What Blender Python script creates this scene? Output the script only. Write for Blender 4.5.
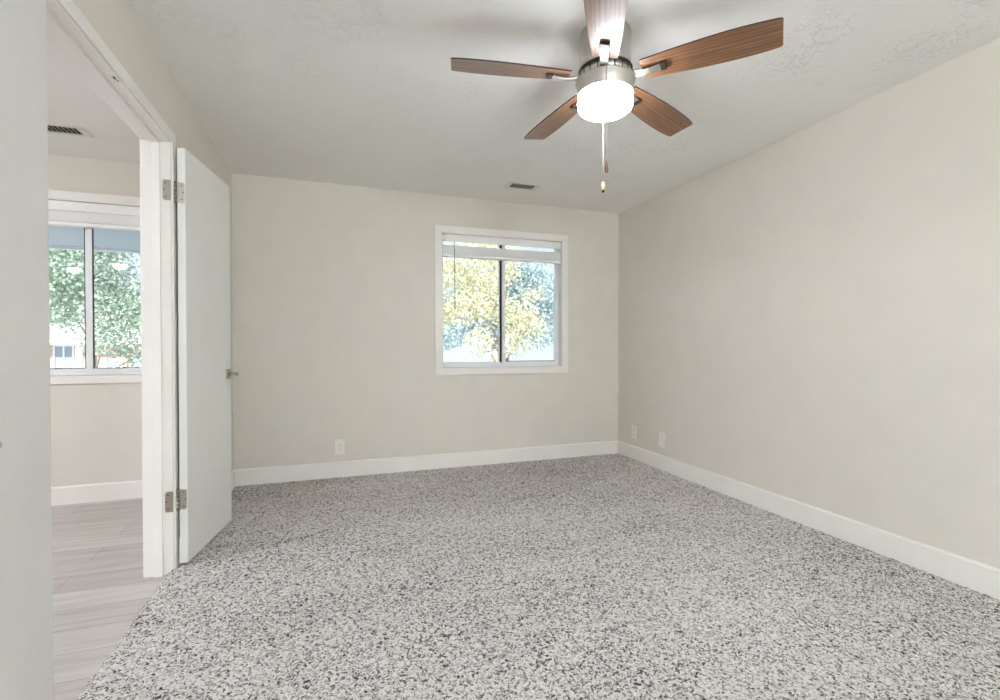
import bpy, bmesh, math, random
import numpy as np
from mathutils import Vector, Matrix

for o in list(bpy.data.objects):
    bpy.data.objects.remove(o, do_unlink=True)
SC = bpy.context.scene
COL = SC.collection
R = math.radians
PI = math.pi
rng = np.random.default_rng(7)

# ------------------------------------------------------------------ camera
cd = bpy.data.cameras.new('camera')
cd.sensor_width = 36.0
cd.lens = 477.5 * 36.0 / 1000.0
cd.clip_start = 0.02
cd.clip_end = 300
cam = bpy.data.objects.new('camera', cd)
cam.location = (0, 0, 1.108)
cam.rotation_euler = (R(90 - 0.65), 0, R(-19.13))
COL.objects.link(cam)
SC.camera = cam

# ------------------------------------------------------------------ world, sun, exposure
W = bpy.data.worlds.new('sky')
SC.world = W
W.use_nodes = True
wn = W.node_tree.nodes
wl = W.node_tree.links
wn.clear()
w_out = wn.new('ShaderNodeOutputWorld')
w_bg = wn.new('ShaderNodeBackground')
w_tc = wn.new('ShaderNodeTexCoord')
w_sep = wn.new('ShaderNodeSeparateXYZ')
w_rmp = wn.new('ShaderNodeValToRGB')
w_rmp.color_ramp.elements[0].position = 0.0
w_rmp.color_ramp.elements[0].color = (0.86, 0.92, 1.0, 1)
w_rmp.color_ramp.elements[1].position = 0.6
w_rmp.color_ramp.elements[1].color = (0.50, 0.70, 1.0, 1)
wl.new(w_tc.outputs['Generated'], w_sep.inputs[0])
wl.new(w_sep.outputs['Z'], w_rmp.inputs[0])
wl.new(w_rmp.outputs[0], w_bg.inputs['Color'])
w_bg.inputs['Strength'].default_value = 0.42
wl.new(w_bg.outputs[0], w_out.inputs[0])

sd = bpy.data.lights.new('sun', 'SUN')
sd.energy = 3.8
sd.angle = R(1.0)
sd.color = (1.0, 0.95, 0.86)
sun = bpy.data.objects.new('sun', sd)
sun.location = (-3, -8, 12)
sun.rotation_euler = Vector((0.42, 0.72, -0.55)).to_track_quat('-Z', 'Y').to_euler()
COL.objects.link(sun)

LAMP_FAN = 18.0       # radiance of the frosted bowl of the fan's lamp
LAMP_HALL = 95.0      # radiance of the flush lamps in the next room
FILL_REAR = 70.0      # radiance of the fill globe added behind the camera to brighten the bedroom

vs = SC.view_settings
vs.view_transform = 'Standard'
vs.look = 'None'
vs.gamma = 1.0
vs.use_curve_mapping = False
vs.exposure = 1.56
SC.cycles.use_denoising = True
SC.cycles.max_bounces = 16
SC.cycles.diffuse_bounces = 10
SC.cycles.transparent_max_bounces = 16
SC.cycles.sample_clamp_indirect = 8.0

# ------------------------------------------------------------------ materials
def srgb(r, g, b):
    f = lambda c: (c / 255 / 12.92) if c / 255 <= 0.04045 else ((c / 255 + 0.055) / 1.055) ** 2.4
    return (f(r), f(g), f(b), 1.0)

class Mat:
    def __init__(s, name):
        s.m = bpy.data.materials.new(name)
        s.m.use_nodes = True
        s.t = s.m.node_tree
        s.n = s.t.nodes
        s.b = s.n['Principled BSDF']
        s.o = s.n['Material Output']
    def node(s, typ, **kw):
        n = s.n.new(typ)
        for k, v in kw.items():
            if k.startswith('i_'):
                n.inputs[k[2:].replace('_', ' ')].default_value = v
            else:
                setattr(n, k, v)
        return n
    def link(s, a, b):
        s.t.links.new(a, b)
    def ramp(s, fac, stops, interp='LINEAR'):
        r = s.node('ShaderNodeValToRGB')
        cr = r.color_ramp
        cr.interpolation = interp
        while len(cr.elements) < len(stops):
            cr.elements.new(0.5)
        for e, (p, c) in zip(cr.elements, stops):
            e.position = p
            e.color = c if len(c) == 4 else (*c, 1)
        s.link(fac, r.inputs[0])
        return r.outputs[0]
    def coords(s, kind='Object', scale=(1, 1, 1)):
        tc = s.node('ShaderNodeTexCoord')
        mp = s.node('ShaderNodeMapping')
        mp.inputs['Scale'].default_value = scale
        s.link(tc.outputs[kind], mp.inputs[0])
        return mp.outputs[0]
    def bump(s, height, strength, dist):
        b = s.node('ShaderNodeBump')
        b.inputs['Strength'].default_value = strength
        b.inputs['Distance'].default_value = dist
        s.link(height, b.inputs['Height'])
        s.link(b.outputs[0], s.b.inputs['Normal'])
    def math(s, op, a, b):
        n = s.node('ShaderNodeMath', operation=op)
        for i, v in enumerate((a, b)):
            if isinstance(v, (int, float)):
                n.inputs[i].default_value = v
            else:
                s.link(v, n.inputs[i])
        return n.outputs[0]

def plain(name, col, rough=0.5, metal=0.0, spec=0.5, peel=0.0, peel_scale=300):
    m = Mat(name)
    m.b.inputs['Roughness'].default_value = rough
    m.b.inputs['Metallic'].default_value = metal
    m.b.inputs['Specular IOR Level'].default_value = spec
    co = m.coords()
    nz = m.node('ShaderNodeTexNoise', i_Scale=6.0, i_Detail=3.0)
    m.link(co, nz.inputs['Vector'])
    c = np.array(col[:3])
    m.link(m.ramp(nz.outputs['Fac'], [(0.3, tuple(c * 0.985)), (0.7, tuple(np.minimum(c * 1.015, 1)))]), m.b.inputs['Base Color'])
    if peel:
        n2 = m.node('ShaderNodeTexNoise', i_Scale=peel_scale, i_Detail=2.0)
        m.link(co, n2.inputs['Vector'])
        m.bump(n2.outputs['Fac'], peel, 0.001)
    return m.m

M = {}
M['wall'] = plain('greige wall paint', srgb(215, 210, 201), 0.75, spec=0.3, peel=0.10, peel_scale=160)
M['trim'] = plain('white trim paint', srgb(232, 229, 224), 0.38, spec=0.45)
M['door'] = plain('white door paint', srgb(226, 226, 222), 0.45, spec=0.4)
M['vinyl'] = plain('white vinyl', srgb(232, 233, 235), 0.35)
M['plate'] = plain('white plastic', srgb(228, 226, 220), 0.35)
M['blind'] = plain('blind slats', srgb(238, 238, 236), 0.45)
M['black'] = plain('black seal', srgb(28, 28, 26), 0.6)
M['slot'] = plain('dark slot', srgb(60, 58, 54), 0.7)
M['nickel'] = plain('satin nickel', srgb(176, 170, 160), 0.34, 1.0)
M['brushed'] = plain('brushed nickel', srgb(200, 197, 191), 0.36, 1.0)
M['darkmetal'] = plain('dark metal', srgb(62, 56, 52), 0.45, 0.6)
M['edge'] = plain('dark blade edge', srgb(52, 36, 30), 0.5)
M['chain'] = plain('pull chain', srgb(205, 203, 196), 0.35, 0.4)
M['wand'] = plain('grey wand plastic', srgb(120, 122, 122), 0.4)
M['fob_pale'] = plain('pale wood fob', srgb(232, 196, 146), 0.45)
M['fob_brown'] = plain('brown wood fob', srgb(128, 92, 66), 0.45)
M['ventmat'] = plain('vent paint', srgb(222, 221, 216), 0.5)
M['duct'] = plain('duct', srgb(40, 42, 40), 0.8)

def ceiling_mat():
    m = Mat('knockdown ceiling paint')
    m.b.inputs['Base Color'].default_value = srgb(236, 235, 232)
    m.b.inputs['Roughness'].default_value = 0.72
    m.b.inputs['Specular IOR Level'].default_value = 0.3
    co = m.coords()
    a = m.node('ShaderNodeTexNoise', i_Scale=26.0, i_Detail=5.0, i_Roughness=0.6, i_Distortion=0.6)
    k = m.node('ShaderNodeTexNoise', i_Scale=3.2, i_Detail=3.0)
    m.link(co, a.inputs['Vector'])
    m.link(co, k.inputs['Vector'])
    isl = m.ramp(a.outputs['Fac'], [(0.50, (0, 0, 0)), (0.56, (1, 1, 1))])
    msk = m.ramp(k.outputs['Fac'], [(0.49, (0, 0, 0)), (0.68, (1, 1, 1))])
    h = m.math('MULTIPLY', isl, msk)
    fine = m.node('ShaderNodeTexNoise', i_Scale=140.0, i_Detail=2.0)
    m.link(co, fine.inputs['Vector'])
    h2 = m.math('ADD', h, m.math('MULTIPLY', fine.outputs['Fac'], 0.12))
    m.bump(h2, 0.8, 0.005)
    return m.m
M['ceiling'] = ceiling_mat()

def carpet_mat():
    m = Mat('salt and pepper carpet')
    co = m.coords()
    warp = m.node('ShaderNodeTexNoise', i_Scale=70.0, i_Detail=2.0)
    m.link(co, warp.inputs['Vector'])
    mix = m.node('ShaderNodeMixRGB', blend_type='LINEAR_LIGHT')
    mix.inputs['Fac'].default_value = 0.012
    m.link(co, mix.inputs[1])
    m.link(warp.outputs['Color'], mix.inputs[2])
    v = m.node('ShaderNodeTexVoronoi', i_Scale=150.0)
    m.link(mix.outputs[0], v.inputs['Vector'])
    sep = m.node('ShaderNodeSeparateColor')
    m.link(v.outputs['Color'], sep.inputs[0])
    lay = m.node('ShaderNodeTexNoise', i_Scale=1.0, i_Detail=4.0, i_Roughness=0.6)
    lm = m.coords(scale=(0.9, 2.0, 1))
    m.link(lm, lay.inputs['Vector'])
    shift = m.math('MULTIPLY', m.math('SUBTRACT', lay.outputs['Fac'], 0.5), 0.45)
    val = m.math('ADD', sep.outputs['Red'], shift)
    col = m.ramp(val, [(0.0, srgb(66, 62, 59)), (0.12, srgb(116, 112, 107)), (0.25, srgb(182, 177, 171)), (0.46, srgb(218, 213, 208)), (0.75, srgb(242, 238, 234))], 'LINEAR')
    m.link(col, m.b.inputs['Base Color'])
    m.b.inputs['Roughness'].default_value = 0.95
    m.b.inputs['Specular IOR Level'].default_value = 0.1
    f = m.node('ShaderNodeTexNoise', i_Scale=420.0, i_Detail=2.0)
    m.link(co, f.inputs['Vector'])
    h = m.math('ADD', m.math('MULTIPLY', v.outputs['Distance'], -60.0 / 60.0), m.math('MULTIPLY', f.outputs['Fac'], 0.35))
    m.bump(h, 0.9, 0.008)
    return m.m
M['carpet'] = carpet_mat()

def plank_mat():
    m = Mat('pale grey plank floor')
    co = m.coords()
    br = m.node('ShaderNodeTexBrick', i_Scale=1.0)
    br.offset = 0.37
    br.inputs['Mortar Size'].default_value = 0.0016
    br.inputs['Brick Width'].default_value = 1.22
    br.inputs['Row Height'].default_value = 0.18
    br.inputs['Color1'].default_value = srgb(196, 190, 186)
    br.inputs['Color2'].default_value = srgb(212, 207, 203)
    br.inputs['Mortar'].default_value = srgb(150, 142, 136)
    m.link(co, br.inputs['Vector'])
    g = m.node('ShaderNodeTexNoise', i_Scale=1.0, i_Detail=6.0, i_Roughness=0.62, i_Distortion=0.4)
    gm = m.coords(scale=(1.6, 26.0, 1))
    m.link(gm, g.inputs['Vector'])
    gr = m.ramp(g.outputs['Fac'], [(0.28, srgb(176, 170, 166)), (0.5, srgb(222, 218, 215)), (0.72, srgb(244, 242, 240))])
    mx = m.node('ShaderNodeMixRGB', blend_type='MULTIPLY')
    mx.inputs['Fac'].default_value = 0.6
    m.link(br.outputs['Color'], mx.inputs[1])
    m.link(gr, mx.inputs[2])
    m.link(mx.outputs[0], m.b.inputs['Base Color'])
    m.b.inputs['Roughness'].default_value = 0.42
    m.b.inputs['Specular IOR Level'].default_value = 0.35
    return m.m
M['plank'] = plank_mat()

def wood_mat():
    m = Mat('brown wood blade')
    gm = m.coords(scale=(2.2, 34.0, 8.0))
    g = m.node('ShaderNodeTexNoise', i_Scale=1.0, i_Detail=7.0, i_Roughness=0.62, i_Distortion=1.1)
    m.link(gm, g.inputs['Vector'])
    wv = m.node('ShaderNodeTexWave', i_Scale=0.55, i_Distortion=5.0, i_Detail=2.0)
    wv.bands_direction = 'Y'
    m.link(gm, wv.inputs['Vector'])
    fac = m.math('ADD', m.math('MULTIPLY', g.outputs['Fac'], 0.8), m.math('MULTIPLY', wv.outputs['Fac'], 0.16))
    m.link(m.ramp(fac, [(0.25, srgb(80, 52, 34)), (0.48, srgb(124, 84, 54)), (0.72, srgb(162, 114, 74))]), m.b.inputs['Base Color'])
    m.b.inputs['Roughness'].default_value = 0.46
    m.b.inputs['Specular IOR Level'].default_value = 0.5
    m.b.inputs['Coat Weight'].default_value = 0.55
    m.b.inputs['Coat Roughness'].default_value = 0.34
    m.b.inputs['Coat IOR'].default_value = 1.6
    return m.m
M['wood'] = wood_mat()

def glow(name, col, strength):
    m = Mat(name)
    m.b.inputs['Base Color'].default_value = (0.9, 0.9, 0.88, 1)
    m.b.inputs['Roughness'].default_value = 0.25
    m.b.inputs['Emission Color'].default_value = (*col, 1)
    m.b.inputs['Emission Strength'].default_value = strength
    return m.m
M['bowl'] = glow('lit frosted glass', (0.89, 0.935, 1.0), LAMP_FAN)
M['hall_lamp'] = glow('lit lamp glass', (0.87, 0.925, 1.0), LAMP_HALL)
M['rear_fill'] = glow('rear fill glow', (0.79, 0.89, 1.0), FILL_REAR)

def glass_mat():
    m = Mat('window glass')
    m.n.remove(m.b)
    tr = m.node('ShaderNodeBsdfTransparent')
    tr.inputs[0].default_value = (0.95, 0.97, 0.97, 1)
    gl = m.node('ShaderNodeBsdfGlossy', i_Roughness=0.02)
    fr = m.node('ShaderNodeFresnel', i_IOR=1.5)
    mx = m.node('ShaderNodeMixShader')
    m.link(fr.outputs[0], mx.inputs[0])
    m.link(tr.outputs[0], mx.inputs[1])
    m.link(gl.outputs[0], mx.inputs[2])
    m.link(mx.outputs[0], m.o.inputs['Surface'])
    return m.m
M['glass'] = glass_mat()

def leaf_mat(name, c0, c1, c2, trans=0.35):
    m = Mat(name)
    oi = m.node('ShaderNodeNewGeometry')
    col = m.ramp(oi.outputs['Random Per Island'], [(0.0, c0), (0.45, c1), (1.0, c2)])
    m.link(col, m.b.inputs['Base Color'])
    m.b.inputs['Roughness'].default_value = 0.6
    tl = m.node('ShaderNodeBsdfTranslucent')
    m.link(col, tl.inputs[0])
    mx = m.node('ShaderNodeMixShader')
    mx.inputs[0].default_value = trans
    m.link(m.b.outputs[0], mx.inputs[1])
    m.link(tl.outputs[0], mx.inputs[2])
    m.link(mx.outputs[0], m.o.inputs['Surface'])
    return m.m
M['leaf_yellow'] = leaf_mat('yellow green leaves', srgb(180, 178, 148), srgb(228, 222, 184), srgb(246, 240, 212))
M['leaf_haze'] = leaf_mat('haze tinted leaves', srgb(150, 172, 172), srgb(180, 198, 198), srgb(204, 216, 216))  # distance haze is put into the far trees' leaf colour
M['leaf_green'] = leaf_mat('green leaves', srgb(146, 168, 148), srgb(178, 196, 178), srgb(208, 220, 204))
M['bark'] = plain('grey bark', srgb(158, 150, 140), 0.9, peel=0.6, peel_scale=40)
M['soffit'] = plain('grey soffit board', srgb(180, 188, 188), 0.7)
M['fascia'] = plain('white fascia', srgb(240, 240, 238), 0.5)
M['siding'] = plain('exterior siding', srgb(190, 184, 172), 0.8)
M['concrete'] = plain('pale pavement', srgb(198, 202, 206), 0.9, peel=0.3, peel_scale=60)
M['housewin'] = plain('dim window pane', srgb(150, 170, 186), 0.15)

def brick_mat():
    m = Mat('pale red brick')
    co = m.coords()
    mp = m.node('ShaderNodeMapping')
    mp.inputs['Rotation'].default_value = (R(90), 0, 0)
    m.link(co, mp.inputs[0])
    br = m.node('ShaderNodeTexBrick', i_Scale=1.0)
    br.inputs['Brick Width'].default_value = 0.22
    br.inputs['Row Height'].default_value = 0.075
    br.inputs['Mortar Size'].default_value = 0.008
    br.inputs['Color1'].default_value = srgb(206, 160, 146)
    br.inputs['Color2'].default_value = srgb(222, 178, 164)
    br.inputs['Mortar'].default_value = srgb(214, 196, 186)
    m.link(mp.outputs[0], br.inputs['Vector'])
    m.link(br.outputs['Color'], m.b.inputs['Base Color'])
    m.b.inputs['Roughness'].default_value = 0.9
    return m.m
M['brick'] = brick_mat()

def shingle_mat():
    m = Mat('grey shingles')
    co = m.coords()
    br = m.node('ShaderNodeTexBrick', i_Scale=1.0)
    br.inputs['Brick Width'].default_value = 0.3
    br.inputs['Row Height'].default_value = 0.16
    br.inputs['Mortar Size'].default_value = 0.006
    br.inputs['Color1'].default_value = srgb(176, 172, 166)
    br.inputs['Color2'].default_value = srgb(196, 192, 186)
    br.inputs['Mortar'].default_value = srgb(130, 128, 124)
    m.link(co, br.inputs['Vector'])
    m.link(br.outputs['Color'], m.b.inputs['Base Color'])
    m.b.inputs['Roughness'].default_value = 0.95
    return m.m
M['shingle'] = shingle_mat()

# ------------------------------------------------------------------ geometry helpers
class MB:
    """collects shapes into one bmesh; build() links them as ONE mesh object"""
    def __init__(s):
        s.bm = bmesh.new()
        s.mats = []
        s.cur = 0
    def mat(s, m):
        if m not in s.mats:
            s.mats.append(m)
        s.cur = s.mats.index(m)
        return s
    def _tag(s, faces):
        for f in faces:
            f.material_index = s.cur
    def box(s, a, b, bevel=0.0, mtx=None):
        x0, x1 = sorted((a[0], b[0])); y0, y1 = sorted((a[1], b[1])); z0, z1 = sorted((a[2], b[2]))
        t = bmesh.new()
        v = [t.verts.new(p) for p in ((x0, y0, z0), (x1, y0, z0), (x1, y1, z0), (x0, y1, z0), (x0, y0, z1), (x1, y0, z1), (x1, y1, z1), (x0, y1, z1))]
        for q in ((0, 3, 2, 1), (4, 5, 6, 7), (0, 1, 5, 4), (1, 2, 6, 5), (2, 3, 7, 6), (3, 0, 4, 7)):
            t.faces.new([v[i] for i in q])
        if bevel:
            bmesh.ops.bevel(t, geom=list(t.edges), offset=bevel, segments=2, profile=0.5, affect='EDGES')
        s.merge(t, mtx)
        return s
    def merge(s, t, mtx=None):
        if mtx is not None:
            bmesh.ops.transform(t, matrix=mtx, verts=list(t.verts))
        mp = {}
        for v in t.verts:
            mp[v] = s.bm.verts.new(v.co)
        for f in t.faces:
            try:
                nf = s.bm.faces.new([mp[v] for v in f.verts])
                nf.material_index = s.cur
                nf.smooth = f.smooth
            except ValueError:
                pass
        t.free()
    def prism(s, poly, z0, z1, bevel=0.0, mtx=None, edge_mat=None):
        """polygon in x,y extruded in z"""
        t = bmesh.new()
        lo = [t.verts.new((x, y, z0)) for x, y in poly]
        hi = [t.verts.new((x, y, z1)) for x, y in poly]
        t.faces.new(list(reversed(lo)))
        t.faces.new(hi)
        n = len(poly)
        for i in range(n):
            t.faces.new((lo[i], lo[(i + 1) % n], hi[(i + 1) % n], hi[i]))
        if bevel:
            bmesh.ops.bevel(t, geom=list(t.edges), offset=bevel, segments=2, profile=0.5, affect='EDGES')
        s.merge(t, mtx)
        return s
    def lathe(s, prof, segs=48, mtx=None, smooth=True, arc=None):
        t = bmesh.new()
        rings = []
        for r, z in prof:
            if r < 1e-6:
                rings.append([t.verts.new((0, 0, z))])
            else:
                rings.append([t.verts.new((r * math.cos(2 * PI * i / segs), r * math.sin(2 * PI * i / segs), z)) for i in range(segs)])
        for A, B in zip(rings, rings[1:]):
            for i in range(segs):
                j = (i + 1) % segs
                q = [A[i % len(A)], A[j % len(A)], B[j % len(B)], B[i % len(B)]]
                u = []
                for x in q:
                    if x not in u:
                        u.append(x)
                if len(u) > 2:
                    f = t.faces.new(u)
                    f.smooth = smooth
        bmesh.ops.recalc_face_normals(t, faces=list(t.faces))
        s.merge(t, mtx)
        return s
    def tube(s, pts, rad, segs=10, smooth=True):
        """swept circle through points, capped; rad a number or one per point"""
        pts = [Vector(p) for p in pts]
        n = len(pts)
        rad = [rad] * n if isinstance(rad, (int, float)) else list(rad)
        t = bmesh.new()
        rings = []
        up = Vector((0, 0, 1))
        for i, p in enumerate(pts):
            d = (pts[min(i + 1, n - 1)] - pts[max(i - 1, 0)]).normalized()
            a = d.cross(up)
            if a.length < 0.05:
                a = d.cross(Vector((0, 1, 0)))
            a.normalize()
            b = d.cross(a).normalized()
            rings.append([t.verts.new(p + rad[i] * (math.cos(2 * PI * k / segs) * a + math.sin(2 * PI * k / segs) * b)) for k in range(segs)])
        for A, B in zip(rings, rings[1:]):
            for k in range(segs):
                f = t.faces.new((A[k], A[(k + 1) % segs], B[(k + 1) % segs], B[k]))
                f.smooth = smooth
        t.faces.new(rings[0])
        t.faces.new(rings[-1])
        bmesh.ops.recalc_face_normals(t, faces=list(t.faces))
        s.merge(t)
        return s
    def build(s, name, mat=None, parent=None, loc=None, rot=None):
        me = bpy.data.meshes.new(name)
        s.bm.to_mesh(me)
        s.bm.free()
        for m in (s.mats or [mat]):
            me.materials.append(m)
        o = bpy.data.objects.new(name, me)
        COL.objects.link(o)
        if parent is not None:
            o.parent = parent
        if loc is not None:
            o.location = loc
        if rot is not None:
            o.rotation_euler = rot
        return o

def tag(o, label, cat, group=None, kind=None):
    o['label'] = label
    o['category'] = cat
    if group:
        o['group'] = group
    if kind:
        o['kind'] = kind
    return o

def thing(name, loc, label, cat, group=None, kind=None, rotz=0.0):
    o = bpy.data.objects.new(name, None)
    COL.objects.link(o)
    o.location = loc
    o.rotation_euler = (0, 0, rotz)
    o.empty_display_size = 0.1
    return tag(o, label, cat, group, kind)

# ------------------------------------------------------------------ room constants
XL, XR, YB, H = -0.752, 2.735, 4.204, 2.44
XH = -0.875                    # hall face of the partition
YR = -3.00                     # rear wall
ZH = -0.025                    # hall floor
JN, JF = 1.578, 2.740          # jamb faces of the double door opening
HEAD = 2.095
HX0, HY0 = -6.2, -3.2          # far corner of the next room
BBH, BBT = 0.129, 0.014

# ------------------------------------------------------------------ floor (carpet with a real pile surface)
def carpet():
    st = 0.0085
    x0, x1, y0, y1 = -0.775, XR, YR, YB
    nx = int(round((x1 - x0) / st)) + 1
    ny = int(round((y1 - y0) / st)) + 1
    xs = np.linspace(x0, x1, nx)
    ys = np.linspace(y0, y1, ny)
    X, Y = np.meshgrid(xs, ys)
    hgt = rng.normal(0, 1, X.shape)
    sm = hgt.copy()
    sm[1:-1, 1:-1] = (hgt[1:-1, 1:-1] * 2 + hgt[:-2, 1:-1] + hgt[2:, 1:-1] + hgt[1:-1, :-2] + hgt[1:-1, 2:]) / 6
    Z = sm * 0.0042
    X = X + rng.normal(0, 0.0016, X.shape)
    Y = Y + rng.normal(0, 0.0016, Y.shape)
    edge = np.clip((X - x0) / 0.02, 0, 1)
    Z = Z - (1 - edge) ** 2 * 0.022
    X[:, 0] += rng.normal(0, 0.004, ny)
    X[:, 0] = np.minimum(X[:, 0], X[:, 1] - 0.001)
    X[:, -1] = x1; Y[0, :] = y0; Y[-1, :] = y1
    co = np.stack([X, Y, Z], -1).reshape(-1, 3)
    jj, ii = np.meshgrid(np.arange(ny - 1), np.arange(nx - 1), indexing='ij')
    a = jj * nx + ii
    q = np.stack([a, a + 1, a + nx + 1, a + nx], -1)
    xc = xs[ii]; yc = ys[jj]
    keep = ~((xc < XL - 0.002) & ((yc < JN - 0.002) | (yc > JF - 0.004)))
    q = q[keep].reshape(-1, 4)
    nf = len(q)
    me = bpy.data.meshes.new('floor')
    me.vertices.add(len(co))
    me.vertices.foreach_set('co', co.ravel())
    me.loops.add(nf * 4)
    me.loops.foreach_set('vertex_index', q.ravel().astype(np.int32))
    me.polygons.add(nf)
    me.polygons.foreach_set('loop_start', np.arange(0, nf * 4, 4, dtype=np.int32))
    me.polygons.foreach_set('loop_total', np.full(nf, 4, dtype=np.int32))
    me.polygons.foreach_set('use_smooth', np.ones(nf, dtype=bool))
    me.update(calc_edges=True)
    bm = bmesh.new(); bm.from_mesh(me)
    loose = [v for v in bm.verts if not v.link_faces]
    bmesh.ops.delete(bm, geom=loose, context='VERTS')
    bm.to_mesh(me); bm.free()
    me.materials.append(M['carpet'])
    o = bpy.data.objects.new('floor', me)
    COL.objects.link(o)
    tag(o, 'speckled grey and white cut pile carpet covering the bedroom floor', 'carpet', kind='structure')
carpet()
tag(MB().box((HX0, HY0, ZH - 0.15), (-0.74, YB, ZH)).build('floor_hall', M['plank']),
    'pale grey wood plank floor of the room beyond the doorway', 'floor', kind='structure')
tag(MB().box((-0.735, YR, -0.25), (XR, YB, -0.03)).build('floor_base', M['concrete']),
    'subfloor slab under the bedroom carpet', 'floor', kind='structure')

# ------------------------------------------------------------------ ceiling and walls
tag(MB().box((XL, YR, H), (XR, YB, H + 0.16)).build('ceiling', M['ceiling']),
    'pale knockdown textured ceiling above the fan', 'ceiling', kind='structure')
tag(MB().box((HX0, HY0, H), (XH, YB, H + 0.16)).build('ceiling_hall', M['ceiling']),
    'pale ceiling of the room seen through the doorway', 'ceiling', kind='structure')
WT = 0.16
def wall(name, boxes, label):
    m = MB()
    for a, b in boxes:
        m.box(a, b)
    return tag(m.build(name, M['wall']), label, 'wall', kind='structure')

BW = dict(x0=0.905, x1=2.098, z0=0.888, z1=2.112)       # bedroom window opening
HWN = dict(x0=-2.235, x1=-1.075, z0=0.874, z1=2.133)    # next room's window opening
def wall_with_window(name, xa, xb, w, za, label):
    wall(name, [((xa, YB, za), (w['x0'], YB + WT, H + .16)), ((w['x1'], YB, za), (xb, YB + WT, H + .16)),
                ((w['x0'], YB, za), (w['x1'], YB + WT, w['z0'])), ((w['x0'], YB, w['z1']), (w['x1'], YB + WT, H + .16))], label)
wall_with_window('wall_back', -0.815, XR + WT, BW, -0.25, 'greige painted wall with the bedroom window')
wall_with_window('wall_hall_back', HX0 - WT, -0.815, HWN, -0.25, 'greige wall with a window seen through the doorway')
wall('wall_right', [((XR, YR - WT, -0.25), (XR + WT, YB, H + .16))], 'long bare greige wall on the right of the bedroom')
JT = 0.02
wall('wall_left', [((XH, YR - WT, ZH), (XL, JN - JT, H + .16)), ((XH, JF + JT, ZH), (XL, YB, H + .16)),
                   ((XH, JN - JT, HEAD + JT), (XL, JF + JT, H + .16))], 'greige wall around the double doorway on the left')
wall('wall_rear', [((XH, YR - WT, -0.25), (XR, YR, H + .16))], 'greige bedroom wall behind the viewer')
wall('wall_hall_left', [((HX0 - WT, HY0, -0.25), (HX0, YB, H + .16))], 'far greige side wall of the next room')
wall('wall_hall_rear', [((HX0 - WT, HY0 - WT, -0.25), (XH, HY0, H + .16))], 'greige wall at the rear of the next room')
wall('wall_hall_right', [((XH - 0.001, HY0, -0.25), (XH + 0.15, YR - WT, H + .16))], 'greige return wall of the next room')
# roof over everything, so that the sun comes in only through the windows
m = MB()
m.prism([(HY0 - 0.6, 2.62), (YB + 0.5, 2.62), ((HY0 + YB) / 2, 4.2)], HX0 - 0.6, XR + 0.7,
        mtx=Matrix(((0, 0, 1, 0), (1, 0, 0, 0), (0, 1, 0, 0), (0, 0, 0, 1))))
tag(m.build('roof', M['shingle']), 'pitched shingle roof over the building', 'roof', kind='structure')

# ------------------------------------------------------------------ baseboards
def board(name, a, b, n, label):
    """a,b floor points along the wall; n the direction into the room"""
    a, b, n = Vector(a), Vector(b), Vector(n)
    d = (b - a)
    L = d.length
    d.normalize()
    prof = [(0, 0), (BBT, 0), (BBT, BBH - 0.010), (BBT - 0.003, BBH - 0.003), (BBT - 0.007, BBH), (0, BBH)]
    t = bmesh.new()
    A = [t.verts.new(a + n * u + Vector((0, 0, z))) for u, z in prof]
    B = [t.verts.new(b + n * u + Vector((0, 0, z))) for u, z in prof]
    k = len(prof)
    for i in range(k):
        t.faces.new((A[i], A[(i + 1) % k], B[(i + 1) % k], B[i]))
    t.faces.new(A); t.faces.new(B)
    bmesh.ops.recalc_face_normals(t, faces=list(t.faces))
    m = MB(); m.merge(t)
    return tag(m.build(name, M['trim']), label, 'baseboard', kind='structure')
board('baseboard_right', (XR, YR, 0), (XR, YB, 0), (-1, 0, 0), 'white baseboard along the long right wall')
board('baseboard_back', (XL, YB, 0), (XR - BBT, YB, 0), (0, -1, 0), 'white baseboard below the bedroom window')
board('baseboard_left', (XL, JF + 0.062, 0), (XL, YB - BBT, 0), (1, 0, 0), 'white baseboard behind the open far door')
board('baseboard_left_near', (XL, YR, 0), (XL, JN - 0.062, 0), (1, 0, 0), 'white baseboard behind the open near door')
board('baseboard_hall', (HX0, YB, ZH), (XH - 0.02, YB, ZH), (0, -1, 0), 'white baseboard under the window past the doorway')

# ------------------------------------------------------------------ door frame
CW, CT = 0.051, 0.007
def casing_side(m, x, nx, z0):
    for (ya, yb) in ((JN - 0.006, JN - 0.006 - CW), (JF + 0.006, JF + 0.006 + CW)):
        m.box((x, ya, z0), (x + nx * CT, yb, HEAD + 0.006 + CW), 0.003)
    m.box((x, JN - 0.006, HEAD + 0.006), (x + nx * CT, JF + 0.006, HEAD + 0.006 + CW), 0.003)
m = MB(); casing_side(m, XL, 1, -0.005)
tag(m.build('trim_1', M['trim']), 'white flat casing around the double doorway, bedroom side', 'door casing', kind='structure')
m = MB(); casing_side(m, XH, -1, ZH)
tag(m.build('trim_2', M['trim']), 'white flat casing around the doorway, other room side', 'door casing', kind='structure')
m = MB()
m.box((XH, JF, ZH), (XL, JF + JT, HEAD + JT), 0.002)
m.box((XH, JN, ZH), (XL, JN - JT, HEAD + JT), 0.002)
m.box((XH, JN, HEAD), (XL, JF, HEAD + JT), 0.002)
tag(m.build('trim_3', M['trim']), 'white jamb lining of the double doorway', 'door jamb', kind='structure')
m = MB()
for ya, yb in ((JF, JF - 0.012), (JN, JN + 0.012)):
    m.box((-0.831, ya, ZH), (-0.795, yb, HEAD), 0.002)
m.box((-0.831, JN + 0.012, HEAD - 0.012), (-0.795, JF - 0.012, HEAD), 0.002)
tag(m.build('trim_4', M['trim']), 'white stop strip inside the doorway jamb', 'door stop', kind='structure')
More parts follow.
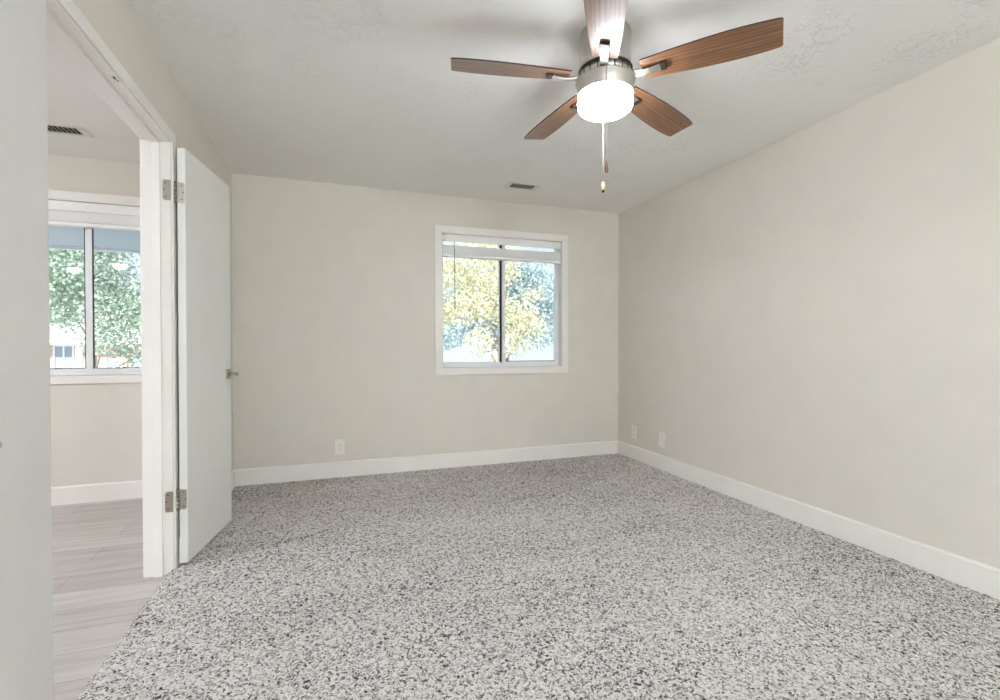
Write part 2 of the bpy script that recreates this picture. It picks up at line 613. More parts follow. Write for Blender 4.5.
ct = thing('door_catch', (-0.763, 2.153, HEAD), 'small nickel catch plate under the door frame head', 'door catch')
MB().box((-0.010, -0.022, -0.0015), (0.010, 0.022, 0.0), 0.0006).build('plate', M['ventmat'], ct)
m = MB(); m.box((-0.004, -0.018, -0.003), (0.002, 0.000, -0.0016)); m.box((0.001, 0.006, -0.003), (0.005, 0.014, -0.0016)); m.build('slot', M['slot'], ct)

# ------------------------------------------------------------------ doors
DL, DTk, DZ0, DZ1 = 0.594, 0.038, 0.014, 2.084
def make_door(name, hinge_face, s, label):
    """hinge_face: floor point of the hinge end of the visible face; s=+1 leaf runs to +Y, -1 to -Y (local x runs along the leaf)"""
    ang = R(90 - 8.6) * s
    root = thing(name, (hinge_face[0], hinge_face[1], 0), label, 'door', kind='structure', rotz=ang)
    # local: x along leaf, the visible room face at y=0, leaf thickness to +s side (towards the wall)
    MB().box((0, 0, DZ0), (DL, s * DTk, DZ1), 0.0025).build('door_leaf', M['door'], root)
    hd = bpy.data.objects.new('door_handle', None)
    COL.objects.link(hd); hd.parent = root; hd.location = (DL - 0.052, 0, 0.929)
    MB().box((-0.031, 0, -0.031), (0.031, -s * 0.008, 0.031), 0.002).build('rosette', M['nickel'], hd)
    m = MB()
    m.tube([(0, -s * 0.006, 0), (0, -s * 0.040, 0)], 0.0105, 16)
    m.tube([(0.004, -s * 0.052, 0), (-0.020, -s * 0.060, 0), (-0.056, -s * 0.062, 0), (-0.068, -s * 0.061, 0)], [0.0085, 0.0088, 0.0068, 0.0055], 12)
    m.tube([(0, -s * 0.038, 0), (0.001, -s * 0.055, 0)], 0.0095, 14)
    m.build('lever', M['nickel'], hd)
    m = MB(); m.tube([(-0.014, -s * 0.0078, -0.014), (-0.014, -s * 0.0092, -0.014)], 0.003, 8)
    m.build('privacy_hole', M['black'], hd)
    for z in (1.862, 0.335):
        hg = bpy.data.objects.new('hinge', None)
        COL.objects.link(hg); hg.parent = root; hg.location = (0, s * DTk, z)
        hh = 0.050
        # leaf on the door's hinge edge
        m = MB()
        poly = [(-0.001, -hh), (-0.026, -hh), (-0.031, -hh + 0.002), (-0.034, -hh + 0.009), (-0.034, hh - 0.009), (-0.031, hh - 0.002), (-0.026, hh), (-0.001, hh)]
        mt = Matrix(((0, 0, 1, 0), (s * 1, 0, 0, 0), (0, 1, 0, 0), (0, 0, 0, 1)))
        m.prism(poly, -0.0025, -0.0002, mtx=mt)
        m.build('door_plate', M['nickel'], hg)
        # knuckle
        m = MB()
        for k in range(5):
            za = -hh + k * 0.02
            m.tube([(-0.006, s * 0.006, za + 0.0006), (-0.006, s * 0.006, za + 0.0194)], 0.0065, 14)
        m.tube([(-0.006, s * 0.006, -hh - 0.004), (-0.006, s * 0.006, hh + 0.004)], 0.0035, 10)
        m.build('knuckle', M['nickel'], hg)
        # leaf on the jamb, placed in the room's own axes
        jy = JF if s > 0 else JN
        ch = bpy.data.objects.new('jamb_plate', None)
        m = MB()
        poly2 = [(0, -hh), (-0.026, -hh), (-0.031, -hh + 0.002), (-0.034, -hh + 0.009), (-0.034, hh - 0.009), (-0.031, hh - 0.002), (-0.026, hh), (0, hh)]
        wm = Matrix.Translation(root.location) @ Matrix.Rotation(ang, 4, 'Z') @ Matrix.Translation(hg.location)
        mt2 = Matrix(((1, 0, 0, XL), (0, 0, -s, jy), (0, 1, 0, z), (0, 0, 0, 1)))
        m.prism(poly2, 0.0001, 0.0022, mtx=wm.inverted() @ mt2)
        bpy.data.objects.remove(ch)
        m.build('jamb_plate', M['nickel'], hg)
        m = MB()
        for zz, yy in ((-0.034, 0.022), (0.0, 0.028), (0.034, 0.022)):
            m.tube([(-0.0024, -s * yy, zz), (-0.0031, -s * yy, zz)], 0.0032, 8)
            p0 = wm.inverted() @ Vector((XL - yy, jy - s * 0.0021, z + zz)); p1 = wm.inverted() @ Vector((XL - yy, jy - s * 0.0029, z + zz))
            m.tube([p0, p1], 0.0032, 8)
        m.build('screw', M['darkmetal'], hg)
    return root
make_door('door_1', (-0.697, 2.764), 1, 'open white flush door with lever handle standing before the far left corner')
make_door('door_2', (-0.697, 1.554), -1, 'open white flush door at the left edge, nearest the viewer')

# ------------------------------------------------------------------ windows
def frame_boxes(m, x0, x1, z0, z1, y0, y1, w, bevel=0.0015, wb=None, wt=None):
    wb = wb or w; wt = wt or w
    m.box((x0, y0, z0), (x0 + w, y1, z1), bevel)
    m.box((x1 - w, y0, z0), (x1, y1, z1), bevel)
    m.box((x0 + w, y0, z0), (x1 - w, y1, z0 + wb), bevel)
    m.box((x0 + w, y0, z1 - wt), (x1 - w, y1, z1), bevel)

def make_window(name, w, mull, label, cw=0.06, cwb=0.054, seal=True):
    x0, x1, z0, z1 = w['x0'], w['x1'], w['z0'], w['z1']
    cx = (x0 + x1) / 2
    root = thing(name, (cx, YB, z0), label, 'window', kind='structure')
    inv = Matrix.Translation((-cx, -YB, -z0))
    def done(m, nm, mat, parent=root):
        bmesh.ops.transform(m.bm, matrix=inv, verts=list(m.bm.verts))
        return m.build(nm, mat, parent)
    m = MB()
    m.box((x0 - cw, YB - 0.016, z0), (x0, YB, z1), 0.003)
    m.box((x1, YB - 0.016, z0), (x1 + cw, YB, z1), 0.003)
    m.box((x0 - cw, YB - 0.016, z1), (x1 + cw, YB, z1 + 0.058), 0.003)
    m.box((x0 - cw, YB - 0.016, z0 - cwb), (x1 + cw, YB, z0), 0.003)
    done(m, 'casing', M['trim'])
    m = MB()
    t = 0.008
    frame_boxes(m, x0 - 0.001, x1 + 0.001, z0 - 0.001, z1 + 0.001, YB - 0.012, YB + 0.135, t, 0.001, 0.012)
    done(m, 'jamb_liner', M['trim'])
    fx0, fx1, fz0, fz1 = x0 + t, x1 - t, z0 + 0.012, z1 - t
    m = MB()
    frame_boxes(m, fx0, fx1, fz0, fz1, YB + 0.062, YB + 0.135, 0.018, 0.002, 0.020)
    m.box((fx0 + 0.018, YB + 0.094, fz0 + 0.020), (fx1 - 0.018, YB + 0.098, fz0 + 0.034), 0.0008)
    done(m, 'window_frame', M['vinyl'])
    sx0, sx1, sz0, sz1 = fx0 + 0.018, fx1 - 0.018, fz0 + 0.020, fz1 - 0.018
    for k, (a, b, ya) in enumerate(((sx0, mull + 0.006, YB + 0.100), (mull + 0.008, sx1, YB + 0.070))):
        m = MB()
        m.mat(M['vinyl'])
        sw = 0.026
        l, r_ = (0.010, 0.020) if k == 0 else (0.032, 0.018)
        m.box((a, ya, sz0), (a + l, ya + 0.024, sz1), 0.002)
        m.box((b - r_, ya, sz0), (b, ya + 0.024, sz1), 0.002)
        m.box((a + l, ya, sz0), (b - r_, ya + 0.024, sz0 + sw), 0.002)
        m.box((a + l, ya, sz1 - sw), (b - r_, ya + 0.024, sz1), 0.002)
        m.mat(M['black'])
        if not seal:     # thin dark glazing gaskets
            gx = b - r_ - 0.0065 if k == 0 else a + l + 0.0005
            m.box((gx, ya + 0.004, sz0 + sw), (gx + 0.006, ya + 0.0095, sz1 - sw))
            m.box((a + l + 0.0065, ya + 0.004, sz0 + sw + 0.0002), (b - r_ - 0.0066, ya + 0.0095, sz0 + sw + 0.006))
        elif k == 0:     # dark weather seal standing in the gap between the meeting stiles
            m.box((b - 0.016, ya - 0.012, sz0 + 0.02), (b + 0.001, ya - 0.0005, sz1 - 0.01))
        else:
            m.box((a + l + 0.0005, ya + 0.004, sz0 + sw + 0.0002), (b - r_ - 0.0005, ya + 0.0095, sz0 + sw + 0.006))
        so = done(m, 'sash', None)
        m = MB()
        m.box((a + l - 0.004, ya + 0.010, sz0 + sw - 0.004), (b - r_ + 0.004, ya + 0.014, sz1 - sw + 0.004))
        done(m, 'glass_pane', M['glass'], so)
        if k == 0:
            m = MB()
            m.box((a + l + 0.001, ya - 0.010, z0 + 0.46), (a + l + 0.009, ya + 0.001, z0 + 0.535), 0.002)
            done(m, 'latch', M['vinyl'], so)
    return root
make_window('window_1', BW, 1.498, 'white framed sliding window in the bedroom back wall')
make_window('window_2', HWN, -1.708, 'white sliding window seen through the doorway on the left', cwb=0.046, seal=False)

def make_blind(w, zv, zs0, zs1, label, wand=True):
    x0, x1 = w['x0'] + 0.011, w['x1'] - 0.011
    cx = (x0 + x1) / 2
    y0 = YB + 0.004
    top = w['z1'] - 0.010
    root = thing('window_blind', (cx, YB, top), label, 'window blind', 'raised white blinds')
    inv = Matrix.Translation((-cx, -YB, -top))
    def done(m, nm, mat, parent=root):
        bmesh.ops.transform(m.bm, matrix=inv, verts=list(m.bm.verts))
        return m.build(nm, mat, parent)
    m = MB(); m.box((x0 + 0.022, y0, zv), (x1, y0 + 0.008, top), 0.002)
    done(m, 'valance', M['blind'])
    m = MB(); m.box((x0 + 0.01, y0 + 0.010, zv + 0.012), (x1 - 0.003, y0 + 0.050, top - 0.002), 0.002)
    done(m, 'headrail', M['blind'])
    m = MB()
    m.mat(M['blind'])
    m.box((x0, y0 + 0.006, zv + 0.004), (x0 + 0.003, y0 + 0.050, top))
    m.box((x0 + 0.003, y0 + 0.006, zv + 0.012), (x0 + 0.019, y0 + 0.010, top - 0.014), 0.001)
    m.mat(M['slot'])
    m.box((x0 + 0.003, y0 + 0.012, top - 0.012), (x0 + 0.018, y0 + 0.016, top - 0.001))
    done(m, 'bracket', None)
    # stack of raised slats: each a thin slightly cupped strip
    n = 17
    zt = zs1
    zb = zs0 + 0.026
    m = MB()
    for i in range(n):
        z = zb + 0.004 + (zt - zb - 0.004) * i / (n - 1)
        dy = 0.0014 * math.sin(i * 2.3)
        prof = [(y0 - 0.002 + dy, z - 0.0016), (y0 + 0.024 + dy, z + 0.0004), (y0 + 0.050 + dy, z - 0.0016),
                (y0 + 0.050 + dy, z + 0.0020), (y0 + 0.024 + dy, z + 0.0038), (y0 - 0.002 + dy, z + 0.0020)]
        m.prism(prof, x0 + 0.003, x1 - 0.003 - 0.0015 * (i % 3), mtx=Matrix(((0, 0, 1, 0), (1, 0, 0, 0), (0, 1, 0, 0), (0, 0, 0, 1))))
    done(m, 'slat_stack', M['blind'])
    m = MB(); m.box((x0 + 0.002, y0 - 0.003, zs0), (x1 - 0.002, y0 + 0.054, zb), 0.003)
    done(m, 'bottom_rail', M['blind'])
    for fx in (0.18, 0.5, 0.82):
        xx = x0 + (x1 - x0) * fx
        m = MB()
        m.tube([(xx, y0 + 0.028, zs1), (xx, y0 + 0.028, zv + 0.014)], 0.0012, 6)
        m.tube([(xx, y0 - 0.0046, zs0 + 0.008), (xx, y0 - 0.0046, zs1)], 0.0012, 6)
        done(m, 'lift_cord', M['blind'])
    if wand:
        xx = x0 + 0.108
        m = MB(); m.tube([(xx, y0 - 0.004, zv + 0.004), (xx + 0.002, y0 - 0.008, zv - 0.30), (xx + 0.004, y0 - 0.008, 1.425)], [0.003, 0.0042, 0.0042], 6, smooth=False)
        m.tube([(xx, y0 + 0.003, zv + 0.006), (xx, y0 - 0.005, zv + 0.003)], 0.002, 6)
        done(m, 'tilt_wand', M['wand'])
    return root
make_blind(BW, 2.036, 1.900, 2.000, 'raised white blind with tilt wand at the top of the bedroom window')
make_blind(HWN, 2.056, 1.952, 2.050, 'raised white blind at the window seen through the doorway', wand=False)

# ------------------------------------------------------------------ outlets
def outlet_plate(kind, loc, rotz, label):
    """local: plate in x/z, facing -y"""
    root = thing('wall_outlet', loc, label, 'wall outlet', 'white wall plates above the baseboards', rotz=rotz)
    w, h = 0.0375, 0.0635
    m = MB()
    m.box((-w, -0.0055, -h), (w, 0, h), 0.0025)
    m.build('cover_plate', M['plate'], root)
    if kind == 'duplex':
        for z in (0.021, -0.021):
            m = MB()
            m.mat(M['plate'])
            pts = [(0.0165 * math.copysign(abs(math.cos(t)) ** 0.7, math.cos(t)), 0.0145 * math.copysign(abs(math.sin(t)) ** 0.7, math.sin(t)) + z) for t in np.linspace(0, 2 * PI, 20, endpoint=False)]
            m.prism(pts, 0.0054, 0.0078, mtx=Matrix(((1, 0, 0, 0), (0, 0, -1, 0), (0, 1, 0, 0), (0, 0, 0, 1))))
            m.mat(M['slot'])
            for x in (-0.0064, 0.0064):
                m.box((x - 0.0012, -0.0083, z - 0.002), (x + 0.0012, -0.0079, z + 0.0065))
            m.box((-0.0025, -0.0083, z - 0.0095), (0.0025, -0.0079, z - 0.0055))
            m.build('receptacle', None, root)
        m = MB(); m.tube([(0, -0.0053, 0), (0, -0.0068, 0)], 0.003, 10); m.build('screw', M['nickel'], root)
    elif kind == 'decor':
        m = MB()
        m.mat(M['slot'])
        m.box((-0.0175, -0.0058, -0.0345), (0.0175, -0.0052, 0.0345))
        m.mat(M['plate'])
        m.box((-0.0165, -0.0085, -0.0335), (0.0165, -0.0050, 0.0335), 0.001)
        m.mat(M['slot'])
        for z in (0.018, -0.018):
            for x in (-0.0062, 0.0062):
                m.box((x - 0.001, -0.0088, z - 0.003), (x + 0.001, -0.0084, z + 0.005))
            m.box((-0.002, -0.0088, z - 0.010), (0.002, -0.0084, z - 0.0065))
        m.build('receptacle', None, root)
        for z in (0.0485, -0.0485):
            m = MB(); m.tube([(0, -0.0053, z), (0, -0.0065, z)], 0.0027, 10); m.build('screw', M['plate'], root)
    else:
        for z in (0.042, -0.042):
            m = MB(); m.tube([(0, -0.0053, z), (0, -0.0066, z)], 0.003, 10); m.build('screw', M['nickel'], root)
        m = MB()
        m.lathe([(0, 0.0), (0.007, 0.0), (0.007, 0.003), (0.0048, 0.003), (0.0048, 0.011), (0.0, 0.011)], 16,
                mtx=Matrix(((1, 0, 0, 0), (0, 0, -1, -0.0052), (0, 1, 0, 0), (0, 0, 0, 1))))
        m.build('cable_jack', M['plate'], root)
    return root
outlet_plate('duplex', (0.0395, YB, 0.2525), 0, 'white duplex outlet on the back wall below and left of the window')
outlet_plate('decor', (XR, 3.925, 0.262), R(-90), 'white rectangular outlet on the right wall, nearer the room corner')
outlet_plate('jack', (XR, 3.509, 0.264), R(-90), 'white wall plate on the right wall, farther from the room corner')

# ------------------------------------------------------------------ ceiling vents
def vent(name, cx, cy, wx, wy, label, nsl=9):
    root = thing(name, (cx, cy, H), label, 'ceiling vent')
    m = MB()
    fw = 0.028
    prof_z = 0.006
    m.box((-wx, -wy, -prof_z), (wx, -wy + fw, -0.0002), 0.002)
    m.box((-wx, wy - fw, -prof_z), (wx, wy, -0.0002), 0.002)
    m.box((-wx, -wy + fw, -prof_z), (-wx + fw + 0.012, wy - fw, -0.0002), 0.002)
    m.box((wx - fw - 0.012, -wy + fw, -prof_z), (wx, wy - fw, -0.0002), 0.002)
    m.build('vent_frame', M['ventmat'], root)
    MB().box((-wx + fw, -wy + fw, -0.0015), (wx - fw, wy - fw, -0.0003)).build('duct_opening', M['duct'], root)
    xa, xb = -wx + fw + 0.014, wx - fw - 0.014
    for i in range(nsl):
        x = xa + (xb - xa) * i / (nsl - 1)
        mt = Matrix.Translation((x, 0, -0.005)) @ Matrix.Rotation(R(78), 4, 'Y')
        MB().box((-0.0026, -wy + fw, -0.0006), (0.0026, wy - fw, 0.0006), mtx=mt).build('louver', M['ventmat'], root)
    return root
vent('ceiling_vent', 1.493, 3.742, 0.142, 0.078, 'white louvred vent in the bedroom ceiling near the window wall', 10)
vent('ceiling_vent', -1.605, 3.690, 0.152, 0.078, 'white louvred vent in the ceiling beyond the doorway', 10)

# ------------------------------------------------------------------ ceiling fan
FX, FY, FZ = 1.1036, 1.803, 2.250
fan = thing('ceiling_fan', (FX, FY, H), 'five blade brown wood ceiling fan with brushed nickel body and lit bowl', 'ceiling fan')
def fz(z): return z - H - (0.010 if z < 2.31 else 0.0)
m = MB()
m.lathe([(0.0, fz(2.4399)), (0.106, fz(2.4399)), (0.108, fz(2.432)), (0.108, fz(2.311)), (0.106, fz(2.293)), (0.0, fz(2.293))], 64)
m.build('motor_housing', M['brushed'], fan)
m = MB()
m.mat(M['darkmetal']).lathe([(0.0, fz(2.293)), (0.113, fz(2.293)), (0.1145, fz(2.291)), (0.1145, fz(2.287)), (0.112, fz(2.284)), (0.0, fz(2.284))], 64)
m.build('flywheel', None, fan)
m = MB()
m.lathe([(0.0, fz(2.284)), (0.110, fz(2.284)), (0.110, fz(2.250)), (0.0, fz(2.250))], 64)
m.build('slotted_collar', M['brushed'], fan)
collar = bpy.data.objects['slotted_collar']
for i in range(20):
    mt = Matrix.Rotation(2 * PI * i / 20 + 0.12, 4, 'Z')
    MB().box((0.108, -0.0025, fz(2.281)), (0.1108, 0.0025, fz(2.254)), mtx=mt).build('collar_slot', M['slot'], collar)
m = MB()
m.lathe([(0.0, fz(2.250)), (0.113, fz(2.250)), (0.1240, fz(2.247)), (0.1262, fz(2.243)), (0.1250, fz(2.239)), (0.1190, fz(2.2355)), (0.1180, fz(2.190)), (0.1165, fz(2.188)), (0.0, fz(2.188))], 72)
m.build('light_kit_ring', M['brushed'], fan)
m = MB()
pr = [(0.112, fz(2.190))]
pr += [(0.1165, fz(2.187)), (0.1175, fz(2.165)), (0.1165, fz(2.146))]
for k in range(1, 9):
    t = k / 8 * PI / 2
    pr.append((0.0755 + 0.041 * math.cos(t), fz(2.146) - 0.031 * math.sin(t)))
pr += [(0.045, fz(2.1125)), (0.0, fz(2.111))]
m.lathe(pr, 72)
bowl = m.build('glass_bowl', M['bowl'], fan)
bowl['label'] = 'lit frosted white glass bowl'

# blade: local x = radius, bottom at -z
def blade_mesh():
    m = MB()
    r0, r1 = 0.158, 0.659
    L = r1 - r0
    top, bot = [], []
    n = 22
    def hw(t):
        return 0.0505 + 0.0230 * math.sin(min(t / 0.7, 1.0) * PI / 2) - max(0, t - 0.7) ** 2 * 0.0944
    for i in range(n + 1):
        t = i / n
        bot.append((r0 + L * t, -hw(t)))
        top.append((r0 + L * t, hw(t)))
    rc = 0.006
    poly = bot[:-1] + [(r1 - rc, -hw(1.0)), (r1, -hw(1.0) + rc), (r1, hw(1.0) - rc), (r1 - rc, hw(1.0))] + list(reversed(top[:-1]))
    m.mat(M['wood'])
    m.prism(poly, -0.003, 0.003)
    m.bm.normal_update()
    m.mats.append(M['edge'])
    for f in m.bm.faces:
        if abs(f.normal.z) < 0.5:
            f.material_index = 1
    return m
def arm_mesh():
    m = MB()
    # flat curved bar from the flywheel out under the blade
    path = [(0.098, -0.004, 0.021), (0.130, -0.010, 0.019), (0.165, -0.0150, 0.0165), (0.190, -0.0150, 0.0165), (0.215, -0.0120, 0.0180), (0.236, -0.0085, 0.0190)]
    t = bmesh.new()
    rings = []
    th = 0.0045
    for x, z, w in path:
        rings.append([t.verts.new((x, -w, z - th)), t.verts.new((x, w, z - th)), t.verts.new((x, w * 0.8, z + th)), t.verts.new((x, -w * 0.8, z + th))])
    for A, B in zip(rings, rings[1:]):
        for k in range(4):
            t.faces.new((A[k], A[(k + 1) % 4], B[(k + 1) % 4], B[k]))
    t.faces.new(rings[0]); t.faces.new(rings[-1])
    bmesh.ops.recalc_face_normals(t, faces=list(t.faces))
    bmesh.ops.bevel(t, geom=[e for e in t.edges], offset=0.0016, segments=2, profile=0.5, affect='EDGES')
    m.merge(t)
    return m
blade_proto = arm_proto = clip_proto = None
for k in range(5):
    a = R(-49.54 + 72 * k)
    if k == 0:
        bl = blade_mesh().build('blade', None, fan)
        ar = arm_mesh().build('blade_arm', M['brushed'], bl)
        m = MB(); m.box((0.229, -0.0195, -0.0145), (0.255, 0.0195, -0.0031), 0.002)
        cl = m.build('arm_clip', M['darkmetal'], bl)
    else:
        bl = blade_proto.copy(); ar = arm_proto.copy(); cl = clip_proto.copy()
        for o in (bl, ar, cl):
            COL.objects.link(o)
        bl.parent = fan; ar.parent = bl; cl.parent = bl
    if k == 0:
        blade_proto, arm_proto, clip_proto = bl, ar, cl
    bl.location = (0, 0, FZ - H)
    bl.rotation_mode = 'QUATERNION'
    bl.rotation_quaternion = Matrix.Rotation(R(2.28), 3, 'Y').to_quaternion() @ Matrix.Rotation(a, 3, 'Z').to_quaternion() @ Matrix.Rotation(R(-11.64), 3, 'X').to_quaternion()

def chain(x, y, z0, z1, zf0, brown):
    m = MB()
    n = 3
    m.tube([(x, y, fz(z0)), (x, y, fz(z1))], 0.0019, 8)
    zz = z1
    ch = m.build('pull_chain', M['chain'], fan)
    m = MB()
    if brown:
        m.lathe([(0.0, 0.0), (0.0022, 0.0), (0.003, -0.008), (0.0075, -0.030), (0.0078, -0.038), (0.0055, -0.046), (0.0, -0.048)], 16, mtx=Matrix.Translation((x, y, fz(z1))))
        m.build('brown_fob', M['fob_brown'], ch)
    else:
        m.mat(M['fob_pale']).lathe([(0.0, 0.0), (0.003, 0.0), (0.0075, -0.008), (0.009, -0.020), (0.0088, -0.038), (0.0, -0.0381)], 16, mtx=Matrix.Translation((x, y, fz(z1))))
        m.mat(M['darkmetal']).lathe([(0.0, -0.0382), (0.0066, -0.0382), (0.0060, -0.047), (0.0, -0.0475)], 16, mtx=Matrix.Translation((x, y, fz(z1))))
        m.build('pale_fob', None, ch)
fd = Vector((math.sin(R(19.13)), math.cos(R(19.13)), 0))
vd = Vector((FX, FY, 0)).normalized()
sd_ = Vector((vd.y, -vd.x, 0))
pa = -vd * 0.1305 + sd_ * 0.006
pb = vd * 0.1305 - sd_ * 0.008
chain(pa.x, pa.y, 2.243, 1.860, 0, True)
chain(pb.x, pb.y, 2.243, 1.862, 0, False)
for p in (pa, pb):
    q = p.normalized()
    m = MB()
    m.tube([(q.x * 0.118, q.y * 0.118, fz(2.243)), (p.x, p.y, fz(2.243))], 0.0042, 10)
    m.build('chain_outlet', M['brushed'], fan)

# ------------------------------------------------------------------ lamps out of the frame, some added as fill
def flush_lamp(loc, mat, label, r=0.17):
    root = thing('flush_ceiling_lamp', loc, label, 'ceiling lamp')
    m = MB(); m.lathe([(0, -0.0002), (r + 0.008, -0.0002), (r + 0.010, -0.02), (r - 0.004, -0.03), (0, -0.03)], 48)
    m.build('lamp_base', M['brushed'], root)
    m = MB()
    pr = [(r - 0.006, -0.0302)] + [((r - 0.006) * math.cos(t), -0.0302 - 0.07 * math.sin(t)) for t in np.linspace(0.1, PI / 2 - 0.05, 8)] + [(0, -0.1003)]
    m.lathe(pr, 48)
    m.build('lamp_shade', mat, root)
flush_lamp((-4.2, -1.5, H), M['hall_lamp'], 'lit flush lamp at the rear of the next room', 0.10)
flush_lamp((-3.3, -0.85, H), M['hall_lamp'], 'lit flush lamp in the middle of the next room', 0.10)
flush_lamp((-3.4, 2.0, H), M['hall_lamp'], 'added unseen fill lamp nearer the window of the next room', 0.17)  # added only to brighten the next room
pl = thing('fill_pendant', (0.45, -2.55, H), 'added unseen fill light globe in the rear half of the bedroom', 'ceiling lamp')  # unseen globe added as fill light for the bedroom
m = MB(); m.lathe([(0, -0.0002), (0.06, -0.0002), (0.06, -0.015), (0.02, -0.03), (0, -0.03)], 32); m.build('ceiling_rose', M['brushed'], pl)
m = MB(); m.tube([(0, 0, -0.02), (0, 0, -0.30)], 0.004, 8); m.build('cord', M['chain'], pl)
m = MB(); m.lathe([(0, -0.27)] + [(0.16 * math.sin(t), -0.43 + 0.16 * math.cos(t)) for t in np.linspace(0.2, PI - 0.1, 20)] + [(0, -0.59)], 48); m.build('fill_globe', M['rear_fill'], pl)

# ------------------------------------------------------------------ outdoors
GZ = -2.9
tag(MB().box((-60, YB + WT + 0.02, GZ - 0.3), (60, 90, GZ)).build('ground', M['concrete']),
    'pale pavement outside below the windows', 'ground', kind='structure')
tag(MB().box((HX0 - WT, HY0 - WT, GZ), (XR + WT, YB + WT - 0.005, -0.26)).build('wall_lower', M['siding']),
    'storey below the rooms', 'wall', kind='structure')

# deep porch roof over the next room's window
pr_ = thing('porch_roof', (-4.0, YB + WT, 2.46), 'grey porch soffit with white fascia outside the window past the doorway', 'porch roof')
m = MB(); m.box((-3.2, 0.01, -0.01), (3.0, 3.75, 0.06)); m.build('soffit', M['soffit'], pr_)
m = MB(); m.box((-3.24, 3.75, -0.05), (3.04, 3.80, 0.14), 0.004); m.build('fascia', M['fascia'], pr_)

def leaves(name, blobs, mat, parent, size, n_per_m3, origin):
    V, F = [], []
    pts = []
    for (cx, cy, cz, rx, ry, rz) in blobs:
        n = int(4.19 * rx * ry * rz * n_per_m3)
        u = rng.normal(0, 1, (n, 3))
        u /= np.linalg.norm(u, axis=1)[:, None]
        rr = rng.random(n) ** (1 / 2.4)
        pts.append(u * rr[:, None] * np.array([rx, ry, rz]) * (1 + rng.normal(0, 0.08, (n, 1))) + np.array([cx, cy, cz]))
    P = np.concatenate(pts) - np.array(origin)
    n = len(P)
    d = rng.normal(0, 1, (n, 3)); d[:, 2] -= 0.5
    d /= np.linalg.norm(d, axis=1)[:, None]
    e = np.cross(d, rng.normal(0, 1, (n, 3)))
    e /= np.linalg.norm(e, axis=1)[:, None]
    nn = np.cross(d, e)
    s = size * (0.7 + 0.6 * rng.random(n))[:, None]
    a = P
    b = P + d * s * 0.45 + e * s * 0.33 + nn * s * 0.10
    c = P + d * s
    f = P + d * s * 0.45 - e * s * 0.33 + nn * s * 0.10
    co = np.stack([a, b, c, f], 1).reshape(-1, 3)
    idx = np.arange(n) * 4
    tri = np.stack([np.stack([idx, idx + 1, idx + 2], 1), np.stack([idx, idx + 2, idx + 3], 1)], 1).reshape(-1, 3)
    me = bpy.data.meshes.new(name)
    me.vertices.add(len(co)); me.vertices.foreach_set('co', co.ravel())
    me.loops.add(len(tri) * 3); me.loops.foreach_set('vertex_index', tri.ravel().astype(np.int32))
    me.polygons.add(len(tri))
    me.polygons.foreach_set('loop_start', np.arange(0, len(tri) * 3, 3, dtype=np.int32))
    me.polygons.foreach_set('loop_total', np.full(len(tri), 3, dtype=np.int32))
    me.update(calc_edges=True)
    me.materials.append(mat)
    o = bpy.data.objects.new(name, me)
    COL.objects.link(o)
    o.parent = parent
    return o

def tree(base, blobs, mat, size, dens, label, trunk_top, r0=0.16, group='trees outside the windows'):
    root = thing('tree', base, label, 'tree', group)
    leaves('foliage', blobs, mat, root, size, dens, base)
    m = MB()
    B = Vector(base)
    T = Vector(trunk_top) - B
    m.tube([(0, 0, 0), T * 0.3 + Vector((0.05, 0.02, 0)), T * 0.65 - Vector((0.04, 0, 0)), T], [r0 * 1.25, r0, r0 * 0.75, r0 * 0.4], 10)
    for (cx, cy, cz, rx, ry, rz) in blobs:
        C = Vector((cx, cy, cz)) - B
        h = max(0.35, min(0.9, (C.z - 0.9) / max(T.z, 0.1)))
        S = T * h
        m.tube([S, S.lerp(C, 0.5) + Vector((0, 0, 0.12)), C], [r0 * 0.38, r0 * 0.22, r0 * 0.08], 7)
    m.build('trunk', M['bark'], root)
    return root

tree((3.72, 10.4, GZ), [
    (2.35, 10.0, 2.75, 0.55, 0.6, 0.5), (3.05, 10.2, 2.55, 0.6, 0.6, 0.42), (2.75, 10.0, 1.95, 0.62, 0.6, 0.42),
    (3.35, 10.3, 2.0, 0.45, 0.5, 0.45), (2.95, 9.8, 1.18, 0.36, 0.4, 0.36), (2.25, 10.2, 1.75, 0.35, 0.5, 0.3),
    (3.85, 10.0, 1.75, 0.5, 0.5, 0.45), (4.25, 10.1, 1.55, 0.42, 0.5, 0.36), (3.75, 9.9, 1.15, 0.36, 0.45, 0.36),
    (3.75, 10.2, 2.75, 0.34, 0.4, 0.34), (4.35, 10.3, 2.25, 0.3, 0.4, 0.2), (3.3, 10.4, 3.3, 0.8, 0.7, 0.5), (1.7, 10.2, 2.3, 0.6, 0.6, 0.7)],
    M['leaf_yellow'], 0.072, 1450, 'sunlit yellow green tree filling the bedroom window', (3.70, 10.4, 2.6), 0.07)
tree((6.4, 19.0, GZ), [
    (5.0, 18.6, 3.2, 1.2, 1.0, 1.1), (6.6, 18.8, 3.9, 1.5, 1.1, 1.3), (7.9, 18.9, 3.4, 1.3, 1.0, 1.4), (8.6, 19.2, 2.2, 1.0, 1.0, 1.2),
    (6.2, 18.7, 2.2, 1.4, 1.0, 0.9), (7.3, 18.6, 1.6, 1.0, 0.9, 0.8), (5.0, 18.9, 1.9, 0.9, 0.9, 0.8)],
    M['leaf_haze'], 0.13, 400, 'tree with haze painted into its leaf colour behind the yellow tree in the bedroom window', (6.4, 19.0, 3.4), 0.22)
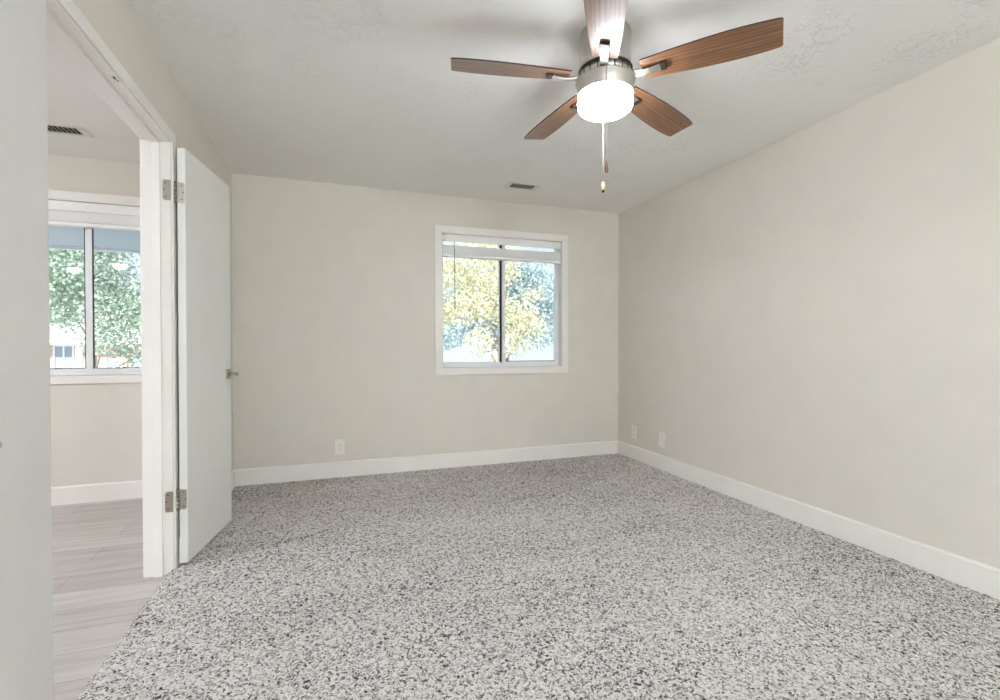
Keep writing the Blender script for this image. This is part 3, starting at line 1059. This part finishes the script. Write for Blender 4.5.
tree((2.6, 22.0, GZ), [
    (4.3, 21.8, 2.6, 1.2, 1.0, 1.3), (3.0, 22.0, 3.4, 1.4, 1.1, 1.3), (1.6, 22.0, 2.6, 1.2, 1.0, 1.2), (3.0, 21.8, 1.7, 1.2, 1.0, 0.9), (4.9, 21.9, 1.5, 0.9, 0.9, 0.7)],
    M['leaf_haze'], 0.14, 340, 'tree with haze painted into its leaf colour farther left behind the yellow tree', (2.6, 22.0, 3.0), 0.2)
tree((-6.02, 15.5, GZ), [
    (-6.9, 15.3, 2.9, 0.85, 0.9, 0.8), (-5.9, 15.3, 3.0, 0.9, 0.9, 0.9), (-5.5, 15.2, 2.0, 0.75, 0.8, 0.65), (-6.6, 15.3, 2.0, 0.7, 0.8, 0.5),
    (-5.6, 15.1, 1.2, 0.62, 0.7, 0.42), (-4.7, 15.4, 2.2, 0.7, 0.8, 1.0), (-6.3, 15.5, 3.8, 1.2, 1.0, 0.7), (-4.8, 15.4, 0.9, 0.6, 0.6, 0.5)],
    M['leaf_green'], 0.095, 850, 'pale green leafy tree in the window past the doorway', (-6.02, 15.5, 3.0), 0.08)
tree((-8.6, 17.0, GZ), [
    (-8.2, 16.8, 2.9, 0.9, 0.9, 0.9), (-7.5, 16.9, 2.3, 0.7, 0.8, 0.7), (-8.2, 16.7, 2.0, 0.7, 0.8, 0.5), (-9.2, 17.0, 2.6, 0.9, 0.9, 1.0), (-8.4, 17.0, 3.9, 1.1, 1.0, 0.7)],
    M['leaf_green'], 0.095, 800, 'green tree before the brick house roof, seen past the doorway', (-8.6, 17.0, 3.0))

# brick house across the way
hs = thing('house', (-11.0, 27.0, GZ), 'pale brick house with white windows seen past the doorway', 'house')
m = MB()
m.box((-6.0, 0, 0), (6.4, 7.0, 4.15))
m.build('wall', M['brick'], hs)
m = MB()
m.prism([(-0.75, 4.15), (7.75, 4.15), (3.5, 5.9)], -6.5, 6.9, mtx=Matrix(((0, 0, 1, 0), (1, 0, 0, 0), (0, 1, 0, 0), (0, 0, 0, 1))))
m.build('roof', M['shingle'], hs)
MB().box((-6.5, -0.80, 4.02), (6.9, -0.752, 4.22)).build('fascia', M['fascia'], hs)
def house_window(xa, xb, za, zb):
    m = MB()
    frame_boxes(m, xa, xb, za, zb, -0.06, 0.02, 0.07, 0.0)
    c = (xa + xb) / 2
    m.box((c - 0.03, -0.055, za + 0.07), (c + 0.03, 0.0, zb - 0.07))
    w = m.build('window', M['fascia'], hs)
    MB().box((xa + 0.07, -0.02, za + 0.07), (xb - 0.07, -0.005, zb - 0.07)).build('pane', M['housewin'], w)
house_window(-1.0, -0.22, 2.6, 4.0)
house_window(-3.2, -2.4, 2.6, 4.0)
house_window(0.95, 1.6, 2.3, 3.35)
house_window(2.0, 2.6, 2.4, 3.55)
house_window(3.4, 4.2, 2.4, 3.55)
MB().box((0.05, -0.6, 0.0), (0.28, -0.4, 4.02), 0.01).build('porch_post', M['fascia'], hs)
